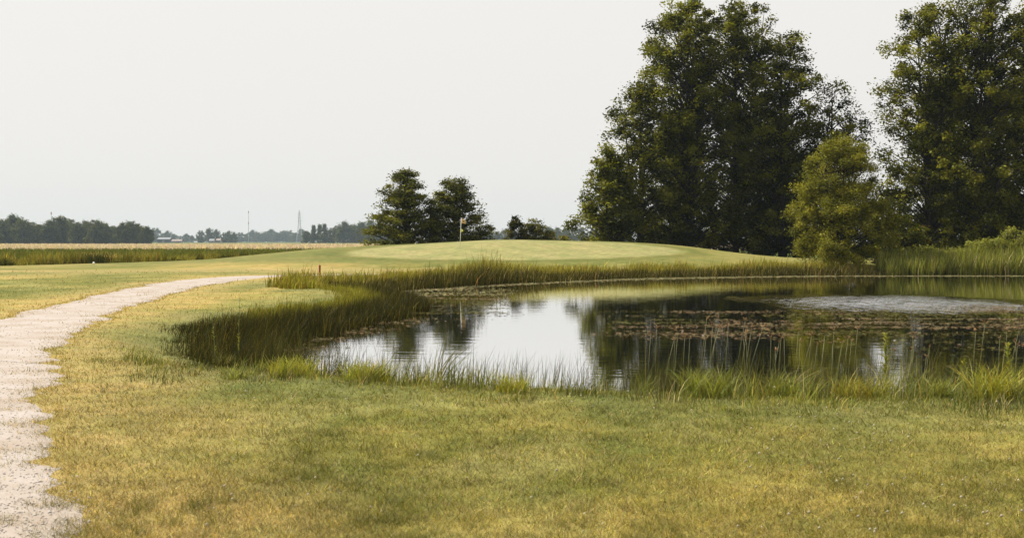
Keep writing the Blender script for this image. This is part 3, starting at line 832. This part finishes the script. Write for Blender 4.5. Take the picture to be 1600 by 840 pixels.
# small oak-like pair on the left of the mound
for px_, top, yy, rad_, sd_, lab in ((632, 266, 122, 3.45, 31, 'larger of the two bushy trees standing left of the flag'),
                                     (711, 277, 124, 3.05, 32, 'smaller of the two bushy trees, right behind the flag')):
    xx = (px_ - 800) / FPX * yy; zz = float(gnd(np.array([xx]), np.array([yy]))[0]); H = CAM_H + (HZ - top) / FPX * yy - zz
    ms_ = build_tree(sd_, H, sc_prof([(0,0.95),(0.2,1.0),(0.42,0.93),(0.62,0.74),(0.8,0.52),(0.93,0.32),(1,0.1)], rad_), 280, 30000, 0.19, ((0.042,0.048,0.008), (0.165,0.165,0.024)),
                     trunk_r=0.16, csize=0.56, flat=0.5, leaders=1, bot=0.0, ragged=0.3)
    place_tree('bushy_tree', ms_, (xx, yy, zz), lab, rotz=sd_)

# juniper and rounded bush behind the putting green
xx, yy = (806 - 800) / FPX * 131, 131
ms_ = build_tree(41, 4.0, sc_prof([(0,0.8),(0.2,1.0),(0.5,0.7),(0.8,0.35),(1,0.06)], 1.5), 110, 8000, 0.17, (DK, (0.11,0.10,0.024)), 0.07, csize=0.35, leaders=1)
place_tree('juniper_tree', ms_, (xx, yy, -0.02), 'small pointed juniper just behind the crest of the mound', 'tree')
xx, yy = (836 - 800) / FPX * 132, 132
ms_ = build_tree(42, 3.75, sc_prof([(0,0.95),(0.3,1.0),(0.7,0.85),(1,0.4)], 1.8), 110, 8000, 0.18, ((0.05,0.055,0.012), (0.13,0.125,0.024)), 0.07, csize=0.42, leaders=3, shell=0.6)
place_tree('round_bush', ms_, (xx, yy, -0.02), 'loose green bush on the right of the small juniper', 'bush')
for q, (px_, hh, lab) in enumerate(((862, 2.5, 'low scrubby bush between the round bush and the grove'), (884, 2.15, 'smallest scrubby bush nearest the left foot of the grove'))):
    xx, yy = (px_ - 800) / FPX * 134, 134
    ms_ = build_tree(43 + q, hh, sc_prof([(0,0.95),(0.3,1.0),(0.7,0.8),(1,0.3)], 1.3), 40, 2600, 0.2, (MD, (0.11,0.09,0.04)), 0.05, csize=0.4, leaders=2)
    place_tree('scrub_bush', ms_, (xx, yy, -0.02), lab, 'bush')

# bright willow-like shrub at the water
xx, yy = (1314 - 800) / FPX * 92.5, 92.5
zz = float(gnd(np.array([xx]), np.array([yy]))[0])
ms_ = build_tree(51, CAM_H + (HZ - 219) / FPX * yy - zz, sc_prof([(0,0.86),(0.12,1.0),(0.3,1.0),(0.5,0.92),(0.7,0.76),(0.85,0.56),(1,0.2)], 3.4), 250, 66000, 0.16, ((0.105,0.110,0.016), (0.245,0.235,0.034)),
                 0.13, csize=0.56, flat=0.72, leaders=5, bot=0.012, droop=0.12, asp=0.4, ragged=0.26)
place_tree('willow_shrub', ms_, (xx, yy, zz), 'yellow green willow shrub standing at the far water edge', 'shrub', mleaf=M_WILLOW)

# leafy shrubs above the cattails on the right
for q, (px_, top, yy, rad_, lab) in enumerate(((1436, 389, 92.5, 1.6, 'low yellow green shrub among cattails, nearest the willow shrub'),
        (1500, 394, 92, 1.3, 'lowest yellow green shrub in the middle of the cattail bank'),
        (1546, 376, 92, 1.5, 'taller yellow green shrub in the cattail bank near the right edge'),
        (1592, 360, 92.5, 1.8, 'tallest yellow green shrub, cut by the right edge above the cattails'))):
    xx = (px_ - 800) / FPX * yy; zz = float(gnd(np.array([xx]), np.array([yy]))[0]); H = CAM_H + (HZ - top) / FPX * yy - zz
    ms_ = build_tree(60 + q, H, sc_prof([(0,0.7),(0.4,0.95),(0.75,1.0),(0.92,0.8),(1,0.5)], rad_), 60, 5200, 0.15, ((0.12,0.13,0.025), (0.24,0.25,0.055)), 0.04, csize=0.36, leaders=5, bot=0.25, flat=0.8)
    place_tree('bank_shrub', ms_, (xx, yy, zz), lab, 'shrub', mleaf=M_WILLOW)

# dark undergrowth below the groves
UG = [(1404,6.0,122,2.2),(1035,3.2,132,1.9),(1105,4.0,133,2.6),(1180,3.8,132,2.5),(1245,3.6,130,2.3),(1408,3.6,113,2.0),(1425,3.4,124,2.6),(1490,4.0,122,2.4),(1560,4.2,121,2.6),(1615,4.4,122,2.4)]
UL = ['tallest dark bush filling the gap right behind the willow shrub','dark bush in the shade below the left end of the big grove','dark bush in the shade below the tallest tree','dark bush in the shade at the middle of the big grove','dark bush left of the willow shrub below the grove',
      'dark tall bush between the willow shrub and the right grove','dark bush below the left tree of the right grove','dark bush behind the low cattails of the right bank','dark bush with the red leaves below the right grove','dark bush below the right grove at the picture edge']
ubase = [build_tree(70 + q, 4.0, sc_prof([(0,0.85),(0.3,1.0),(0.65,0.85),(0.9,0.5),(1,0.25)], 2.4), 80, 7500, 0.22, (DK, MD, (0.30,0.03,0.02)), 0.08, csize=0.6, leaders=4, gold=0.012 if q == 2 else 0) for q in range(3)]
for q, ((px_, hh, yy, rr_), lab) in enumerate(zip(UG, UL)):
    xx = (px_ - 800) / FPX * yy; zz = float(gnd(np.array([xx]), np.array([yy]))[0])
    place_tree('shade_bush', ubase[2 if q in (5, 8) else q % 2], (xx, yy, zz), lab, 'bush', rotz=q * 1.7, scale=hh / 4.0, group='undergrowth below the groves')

# ------------------------------------------------------------------ far trees behind the grain
fbase = []
for q in range(5):
    r_ = [6.0, 6.6, 5.4, 5.8, 3.2][q]
    pf = [(0,0.9),(0.15,1.0),(0.45,1.0),(0.7,0.82),(0.88,0.52),(1,0.16)] if q < 4 else [(0,1.0),(0.3,0.8),(0.6,0.5),(0.85,0.25),(1,0.05)]
    fbase.append(build_tree(80 + q, 13.0, sc_prof(pf, r_), 110, 6500, 0.75, ((0.05,0.058,0.018), (0.092,0.098,0.030)), 0.3, csize=1.35, flat=0.75, leaders=3 if q < 4 else 1, bot=0.03, shell=0.55))
ORD = 'first second third fourth fifth sixth seventh eighth ninth tenth eleventh twelfth thirteenth fourteenth fifteenth sixteenth seventeenth eighteenth nineteenth twentieth twenty-first twenty-second'.split()
def far_row(tops, yy, label_, group, jit=0.0, wide=1.0, kinds=None):
    for q, (px_, top) in enumerate(tops):
        label = label_ if label_.startswith('rear') else ORD[q] + ' tree from the left, ' + label_
        y_ = yy + ((q * 37) % 11 - 5) * jit
        H = CAM_H + (HZ - top) / FPX * y_
        k = kinds[q] if kinds else (q * 3 + 1) % 4
        t = place_tree('distant_tree', fbase[k], ((px_ - 800) / FPX * y_, y_, 0.0), label, 'tree', rotz=q * 2.1, group=group)
        s = H / 13.0; t.scale = (s * wide, s * wide, s)
left_row = [(-14,346),(3,344),(20,337),(37,343),(52,347),(66,352),(78,345),(93,337),(109,343),(122,349),(134,346),(149,343),(163,349),(178,354),(192,349),(206,345),(218,353),(229,354)]
far_row(left_row, 900, 'in the dark wood behind the grain at far left', 'wood at far left', 4, 1.05)
far_row([(p_ + 8, t_ + 4) for p_, t_ in left_row[:-1]], 960, 'rear tree of the dark wood at far left', 'rear of the wood at far left', 3, 1.2)
far_row([(243,356),(254,366),(262,361),(272,365),(282,368),(291,365),(300,368)], 2500, 'in the pale hazy row behind the barn', 'hazy trees behind the farm', 8, 1.15)
far_row([(314,360),(327,357),(338,359)], 1900, 'in the rounded clump above the farmhouses', 'rounded clump by the farmhouses', 4, 0.9)
far_row([(351,363),(358,361),(366,363)], 1800, 'in the dark clump right of the farmhouses', 'dark clump right of the farmhouses', 4, 0.85)
far_row([(376 + 9.5 * q, 361 + 3 * math.sin(q * 2.3) + (2 if q < 3 else 0)) for q in range(11)], 2800, 'in the hazy belt around the pylon', 'far belt around the pylon', 10, 1.25)
far_row([(479,361),(490,353),(500,352),(507,351),(517,356),(527,352),(538,347),(549,352),(558,349),(568,346),(579,345),(592,349),(606,350)], 1400, 'in the hazy wood left of the bushy pair', 'wood left of the bushy pair', 6, 0.95, [0,4,4,4,1,2,3,0,1,2,3,0,1])
far_row([(742,360),(754,361),(766,359),(778,361),(790,357),(803,360),(818,362),(832,360),(846,361),(858,355),(871,356),(884,356),(896,354),(910,356),(926,358),(944,360),(962,358),(982,360),(1004,359),(1028,360),(1055,359),(1085,360)], 1500,
        'in the hazy low wood behind the mound', 'low wood behind the mound', 8, 1.0)

# ------------------------------------------------------------------ golf furniture
M_WHITE = plain('white_paint', (0.75, 0.74, 0.70), 0.45)
M_FLAG = plain('flag_cloth', (0.55, 0.36, 0.15), 0.8)
M_MARK = plain('flag_print', (0.10, 0.06, 0.02), 0.8)
M_PEN = plain('pennant_cloth', (0.62, 0.66, 0.10), 0.8)
M_STAKE = plain('stake_paint', (0.20, 0.045, 0.02), 0.7, noise=0.3, scale=20)
M_CUP = plain('cup_liner', (0.6, 0.6, 0.58), 0.4)
fx, fy = (718.5 - 800) / FPX * 98.0, 98.0
fz = float(gnd(np.array([fx]), np.array([fy]))[0])
fl = thing('flagstick', 'white flagstick with an orange flag on the putting green', 'flag', (fx, fy, fz))
HP = CAM_H - (341 - HZ) / FPX * fy - fz
tiltx = 0.10
mb = MB().tube([(0,0,-0.1),(tiltx*0.5,0,HP*0.5),(tiltx,0,HP)], [0.022,0.018,0.014], 8); link('pole', mb.mesh('pole', True), M_WHITE, fl)
mb = MB().tube([(tiltx,0,HP),(tiltx,0,HP+0.03)], [0.03,0.02], 8); link('pole_knob', mb.mesh('pole_knob'), M_WHITE, fl)
def cloth(w, h, x0, z0, taper, sag):
    mb = MB(); nxx, nzz = 9, 6
    for j in range(nzz):
        for i_ in range(nxx):
            u = i_ / (nxx - 1); v = j / (nzz - 1)
            hh = h * (1 - taper * u)
            mb.v.append((x0 + w * u, 0.05 * math.sin(u * 6 + v * 1.2) * u + 0.01, z0 - v * hh - sag * u * u - taper * h * u * 0.5 * 0.6))
    for j in range(nzz - 1):
        for i_ in range(nxx - 1):
            a_ = j * nxx + i_; mb.f.append((a_, a_ + nxx, a_ + nxx + 1, a_ + 1))
    me = mb.mesh('flag', True); return me
f1 = link('flag', cloth(0.31, 0.33, tiltx - 0.01, HP - 0.03, 0.25, 0.10), M_FLAG, fl)
md = f1.modifiers.new('thick', 'SOLIDIFY'); md.thickness = 0.006
e_ = MB().add([(tiltx+0.12,-0.045,HP-0.18),(tiltx+0.16,-0.045,HP-0.27),(tiltx+0.21,-0.05,HP-0.19),(tiltx+0.16,-0.05,HP-0.15)], [(0,1,2,3)])
em = link('flag_emblem', e_.mesh('flag_emblem'), M_MARK, f1); md = em.modifiers.new('thick', 'SOLIDIFY'); md.thickness = 0.004
f2 = link('pennant', cloth(0.17, 0.26, tiltx*0.72, HP*0.66, 0.7, 0.06), M_PEN, fl)
md = f2.modifiers.new('thick', 'SOLIDIFY'); md.thickness = 0.006

for px_, y_, top, lab in ((499.5, 71.0, 413, 'short rusty red stake behind the left reeds'), (1045, 96.0, 403, 'short dark red stake at the right foot of the mound')):
    xx = (px_ - 800) / FPX * y_; zz = float(gnd(np.array([xx]), np.array([y_]))[0]); H = CAM_H - (top - HZ) / FPX * y_ - zz
    st_ = thing('hazard_stake', lab, 'stake', (xx, y_, zz), 0.3, 'stakes round the pond')
    w_ = 0.045
    mb = MB().box(-w_, w_, -w_, w_, -0.2, H - 0.05); link('post', mb.mesh('post'), M_STAKE, st_)
    mb = MB().add([(-w_,-w_,H-0.049),(w_,-w_,H-0.049),(w_,w_,H-0.049),(-w_,w_,H-0.049),(0,0,H)], [(0,3,2,1),(0,1,4),(1,2,4),(2,3,4),(3,0,4)])
    link('chamfered_top', mb.mesh('chamfered_top'), M_STAKE, st_)

# white tee marker at the far left lawn edge
xx, y_ = (146.5 - 800) / FPX * 96.0, 96.0; zz = float(gnd(np.array([xx]), np.array([y_]))[0])
tm_ = thing('lawn_marker', 'tiny white marker on the lawn before the crop verge', 'marker', (xx, y_, zz))
bt = MB(); ring = []
for j in range(5):
    ph = math.pi / 2 * j / 4
    bt.v += [(0.09*math.cos(ph)*math.cos(k*math.pi/5), 0.09*math.cos(ph)*math.sin(k*math.pi/5), 0.12 + 0.09*math.sin(ph)) for k in range(10)]
for j in range(4):
    for k in range(10): bt.f.append((j*10+k, j*10+(k+1)%10, (j+1)*10+(k+1)%10, (j+1)*10+k))
bt.f.append(tuple(range(10))[::-1])
link('cap', bt.mesh('cap', True), M_WHITE, tm_)
link('spike', MB().tube([(0,0,-0.1),(0,0,0.125)], [0.025,0.03], 6).mesh('spike'), M_WHITE, tm_)

# ------------------------------------------------------------------ plants of the near bank one can point at
def tuft(name, x, y, nb, h, w, spread, cols, lab, mat=M_BLADE, lean=(0.3, 1.0), cat='grass tuft', seg=4, az=None):
    z = max(float(gnd(np.array([x]), np.array([y]))[0]), WATER_Z - 0.2)
    t = thing(name, lab, cat, (x, y, z))
    a = rng.uniform(0, 6.28, nb) if az is None else rng.normal(az, 0.7, nb)
    r = spread * np.sqrt(rng.random(nb)); a2 = rng.uniform(0, 6.28, nb)
    P = np.stack([r * np.cos(a2), r * np.sin(a2), np.full(nb, -0.02)], 1)
    c = tint(mixc(cols[0], cols[1], rng.random(nb)), nb, 0.18)
    blade_obj('leaf_blades', P, rng.uniform(0.55, 1.1, nb) * h, rng.uniform(0.7, 1.3, nb) * w, a, rng.uniform(*lean, nb), c, mat, seg, parent=t)
    return t
YG = ((0.20,0.205,0.035), (0.30,0.29,0.05)); OG = ((0.11,0.125,0.03), (0.22,0.23,0.05))
for px_, py_, nb, h_, cols, lab in (
    (368, 606, 90, 0.24, OG, 'small grass tuft with dark base at the left lawn edge'),
    (455, 602, 260, 0.34, YG, 'broad yellow green sedge tuft in front of the dark rushes'),
    (572, 610, 320, 0.36, YG, 'rounded yellow green sedge tuft with dark foot below the open water'),
    (800, 634, 150, 0.30, YG, 'bright grass tuft below the white reflection'),
    (1105, 634, 330, 0.42, OG, 'large wind swept grass tuft right of the white reflection'),
    (1225, 630, 200, 0.40, OG, 'arching grass tuft in the middle of the right near bank'),
    (1335, 632, 280, 0.36, ((0.15,0.145,0.03), (0.25,0.22,0.04)), 'dark based grass tuft left of the tall goldenrod'),
    (1470, 632, 200, 0.34, OG, 'bushy grass tuft right of the tall goldenrod'),
    (1555, 634, 300, 0.55, YG, 'tall bright grass tuft by the right picture edge')):
    xx, y_ = on_ground(px_, py_, -0.1)
    tuft('grass_tuft', xx, y_, nb, h_, 0.010, 0.16 + 0.12 * (nb > 200), cols, lab)
# broad leaved reed clump bending right in front of the white reflection
xx, y_ = on_ground(690, 603, -0.3)
tuft('reed_clump', xx, y_, 30, 0.86, 0.020, 0.16, ((0.085,0.095,0.03), (0.17,0.18,0.06)), 'tall reed clump bending right before the white reflection', M_RUSH, (0.15, 0.75), 'reeds', 5, az=0.1)
xx, y_ = on_ground(636, 596, -0.3)
tuft('reed_clump', xx, y_, 12, 0.72, 0.016, 0.20, ((0.085,0.095,0.03), (0.15,0.16,0.05)), 'thinner reed clump left of the tall bending one', M_RUSH, (0.05, 0.7), 'reeds', 5, az=0.1)

def flower_stems(name, px_, py_, nst, h0, h1, spread, lab, lean=0.25):
    """rush clump: stems with brown seed heads, each stem and head a part"""
    xx, y_ = on_ground(px_, py_, -0.3); z = max(float(gnd(np.array([xx]), np.array([y_]))[0]), -0.55)
    t = thing(name, lab, 'rushes', (xx, y_, z))
    for q in range(nst):
        a = rng.normal(0.1, 1.0); r = spread * rng.random(); h = rng.uniform(h0, h1); le = rng.uniform(0.05, lean)
        p0 = np.array([(rng.random() - 0.5) * 2 * spread, (rng.random() - 0.5) * 0.6, -0.03]); tip = p0 + np.array([math.cos(a) * le * h, math.sin(a) * le * h * 0.5, h])
        mid = (p0 + tip) / 2 + np.array([-le * h * 0.12, 0, 0.02])
        s_ = MB().tube([p0, mid, tip], [0.0048, 0.0038, 0.0025], 5)
        so = link('stem', s_.mesh('stem', True), M_STEM, t)
        hd = MB()
        for w_ in range(5):
            dv = np.array([rng.normal(0, 0.03), rng.normal(0, 0.03), rng.uniform(0.0, 0.06)])
            c0 = tip + dv * 0.2; c1 = tip + dv
            hd.tube([c0, (c0 + c1) / 2, c1], [0.0025, 0.007, 0.0025], 5)
        link('seed_head', hd.mesh('seed_head', True), M_HEAD, so)
    return t
M_STEM = plain('rush_stem', (0.10, 0.10, 0.022), 0.6, noise=0.25, scale=9)
M_HEAD = plain('seed_head', (0.19, 0.105, 0.035), 0.8, noise=0.3, scale=40)
for args in ((1045, 604, 7, 0.75, 1.10, 0.30, 'bulrush clump with brown heads at the edge of the dark reflection'),
             (1125, 604, 12, 0.85, 1.25, 0.42, 'thick bulrush clump with brown heads above the wind swept tuft'),
             (1215, 604, 9, 0.75, 1.05, 0.35, 'bulrush clump with brown heads left of the dark based tuft'),
             (1300, 604, 10, 0.80, 1.10, 0.40, 'bulrush clump with brown heads just left of the goldenrod'),
             (1420, 606, 6, 0.70, 1.05, 0.32, 'sparse bulrush clump just right of the goldenrod'),
             (1560, 606, 9, 0.80, 1.15, 0.42, 'bulrush clump with orange heads by the right picture edge')):
    flower_stems('bulrush_clump', *args)

def leafy_weed(px_, py_, H, nl, lab, leaf=0.10, lean=0.0):
    xx, y_ = on_ground(px_, py_, -0.25); z = max(float(gnd(np.array([xx]), np.array([y_]))[0]), -0.5)
    t = thing('leafy_weed', lab, 'plant', (xx, y_, z))
    pts = [(lean * H * (k / 5) ** 2, 0.01 * math.sin(k), H * k / 5 - 0.02) for k in range(6)]
    link('stem', MB().tube(pts, [0.009 * (1 - 0.12 * k) for k in range(6)], 6).mesh('stem', True), M_STEM, t)
    tt = 0.25 + 0.75 * rng.random(nl); a = rng.uniform(0, 6.28, nl)
    P = np.stack([lean * H * tt ** 2, np.zeros(nl), H * tt], 1)
    V, F, k = blades(P, leaf * (1.25 - 0.7 * tt) * rng.uniform(0.7, 1.2, nl), 0.022, a, rng.uniform(0.5, 1.4, nl), 3)
    link('leaf_blades', mesh_np('leaf_blades', V, F, np.repeat(tint(mixc((0.17,0.19,0.03), (0.28,0.29,0.05), tt), nl, 0.15), k, 0)), M_BLADE, t)
leafy_weed(1385, 606, 0.96, 150, 'tall leafy goldenrod standing alone before the white gap reflection', 0.13)
leafy_weed(1503, 606, 0.62, 90, 'shorter leafy weed right of the tall goldenrod', 0.12, 0.06)
leafy_weed(1580, 602, 0.80, 110, 'leafy weed stalk at the right edge of the near bank', 0.13, -0.05)
leafy_weed(372, 578, 1.12, 26, 'tall thin weed stalk rising above the dark rushes', 0.06, 0.02)
leafy_weed(335, 576, 0.85, 18, 'shorter thin weed stalk at the left end of the dark rushes', 0.06, -0.05)

# ------------------------------------------------------------------ far buildings, pylon, masts
def gable(name, lab, px0, px1, ytop, yeave, y_, depth, mw, mr_, doors=1, wins=2):
    x0, x1 = (px0 - 800) / FPX * y_, (px1 - 800) / FPX * y_
    we = CAM_H + (HZ - yeave) / FPX * y_; wt = CAM_H + (HZ - ytop) / FPX * y_; cx = (x0 + x1) / 2; hw = (x1 - x0) / 2
    t = thing(name, lab, 'building', (cx, y_, 0), 0)
    w_ = MB().add([(-hw,0,0),(hw,0,0),(hw,depth,0),(-hw,depth,0),(-hw,0,we),(hw,0,we),(hw,depth,we),(-hw,depth,we),(-hw,depth/2,wt-0.1),(hw,depth/2,wt-0.1)],
                  [(0,1,5,4),(2,3,7,6),(1,2,6,9,5),(3,0,4,8,7)])
    link('wall', w_.mesh('wall'), mw, t)
    e = 0.5
    rf = MB().add([(-hw-e,-e,we-0.15),(hw+e,-e,we-0.15),(hw+e,depth/2,wt+0.05),(-hw-e,depth/2,wt+0.05),(hw+e,depth+e,we-0.15),(-hw-e,depth+e,we-0.15)], [(0,1,2,3),(3,2,4,5)])
    ro = link('roof', rf.mesh('roof'), mr_, t); mo = ro.modifiers.new('thick', 'SOLIDIFY'); mo.thickness = 0.15; mo.offset = 1
    link('door', MB().box(-hw*0.25, hw*0.15, -0.06, 0.02, 0, we*0.75).mesh('door'), M_DOOR, t)
    for q in range(wins):
        xw_ = hw * (0.45 + 0.3 * q)
        link('window', MB().box(xw_ - 0.5, xw_ + 0.5, -0.05, 0.02, we*0.4, we*0.75).mesh('window'), M_PANE, t)
M_BARN = plain('barn_board', (0.04, 0.045, 0.075), 0.8, noise=0.15, scale=1)
M_ROOFL = plain('tin_roof', (0.17, 0.18, 0.20), 0.4, noise=0.1, scale=1)
M_SIDING = plain('white_siding', (0.20, 0.20, 0.20), 0.7, noise=0.05, scale=1)
M_ROOFR = plain('pale_red_roof', (0.20, 0.15, 0.14), 0.8, noise=0.1, scale=1)
M_DOOR = plain('door_paint', (0.16, 0.15, 0.15), 0.6)
M_PANE = plain('window_pane', (0.04, 0.05, 0.06), 0.1)
gable('barn', 'dark blue barn with pale roof behind the grain', 246, 265, 371.0, 373.6, 1700, 16, M_BARN, M_ROOFL)
gable('farm_shed', 'pale shed with faded red roof right of the dark barn', 268, 283, 374.0, 376.4, 1680, 12, M_SIDING, M_ROOFR)
gable('farmhouse', 'left of two small farmhouses below the rounded clump of trees', 327, 334, 373.2, 376.0, 1640, 9, M_SIDING, M_ROOFL, wins=1)
gable('farmhouse', 'right of two small farmhouses below the rounded clump of trees', 338, 344, 372.8, 375.6, 1650, 9, M_SIDING, M_ROOFR, wins=1)

M_STEEL = plain('galvanised_steel', (0.30, 0.31, 0.33), 0.5, 0.3)
y_ = 2300.0; xx = (468 - 800) / FPX * y_; H = CAM_H + (HZ - 328.5) / FPX * y_
pt_ = thing('power_pylon', 'grey lattice power pylon above the far tree belt', 'pylon', (xx, y_, 0))
def half(z): return np.interp(z, [0, H*0.62, H*0.9, H], [5.0, 1.5, 1.0, 0.2])
for sx in (-1, 1):
    for sy in (-1, 1):
        link('leg', MB().tube([(sx*half(z), sy*half(z), z) for z in np.linspace(0, H, 9)], 0.22, 5).mesh('leg'), M_STEEL, pt_)
zs = np.linspace(0, H * 0.95, 13)
br = MB()
for a_, b_ in zip(zs[:-1], zs[1:]):
    for s in (-1, 1):
        br.tube([(-half(a_), s*half(a_), a_), (half(b_), s*half(b_), b_)], 0.11, 4); br.tube([(half(a_), s*half(a_), a_), (-half(b_), s*half(b_), b_)], 0.11, 4)
        br.tube([(s*half(a_), -half(a_), a_), (s*half(b_), half(b_), b_)], 0.11, 4)
link('lattice_bracing', br.mesh('lattice_bracing'), M_STEEL, pt_)
for z in (H*0.66, H*0.77, H*0.88):
    w_ = 6.0 if z < H*0.8 else 4.6
    link('crossarm', MB().tube([(-w_,0,z+0.2),(0,0,z+0.5),(w_,0,z+0.2)], 0.10, 4).tube([(-w_,0,z+0.2),(0,0,z-0.4),(w_,0,z+0.2)], 0.08, 4).mesh('crossarm'), M_STEEL, pt_)
M_BANDR = plain('mast_red_paint', (0.35, 0.10, 0.08), 0.6)
for px_, top, y_, lab in ((388.5, 329, 2600.0, 'thin radio mast left of the pylon'), (80.5, 331, 2000.0, 'faint thin mast above the wood at far left')):
    xx = (px_ - 800) / FPX * y_; H = CAM_H + (HZ - top) / FPX * y_
    t = thing('radio_mast', lab, 'mast', (xx, y_, 0))
    link('shaft', MB().tube([(0,0,0),(0,0,H*0.5),(0,0,H)], [0.5,0.4,0.25], 6).mesh('shaft'), M_STEEL, t)
    for q in (0.62, 0.97):
        link('antenna_drum', MB().tube([(0,0,H*q-2.4),(0,0,H*q+0.8)], [0.8,0.8], 8).mesh('antenna_drum'), M_BANDR, t)

# ------------------------------------------------------------------ summer haze
m, n, l = mat_new('haze_air'); n.remove(n['Principled BSDF'])
pv = n.new('ShaderNodeVolumePrincipled')
pv.inputs['Color'].default_value = (0.50, 0.63, 0.72, 1)
pv.inputs['Density'].default_value = 0.000115
pv.inputs['Anisotropy'].default_value = 0.2
l.new(pv.outputs[0], n['Material Output'].inputs['Volume'])
hz = link('haze', MB().box(-3100, 3100, -640, 3100, -2.5, 66).mesh('haze'), m)
stuff(hz, 'thin bluish summer haze over the whole plain', 'haze')
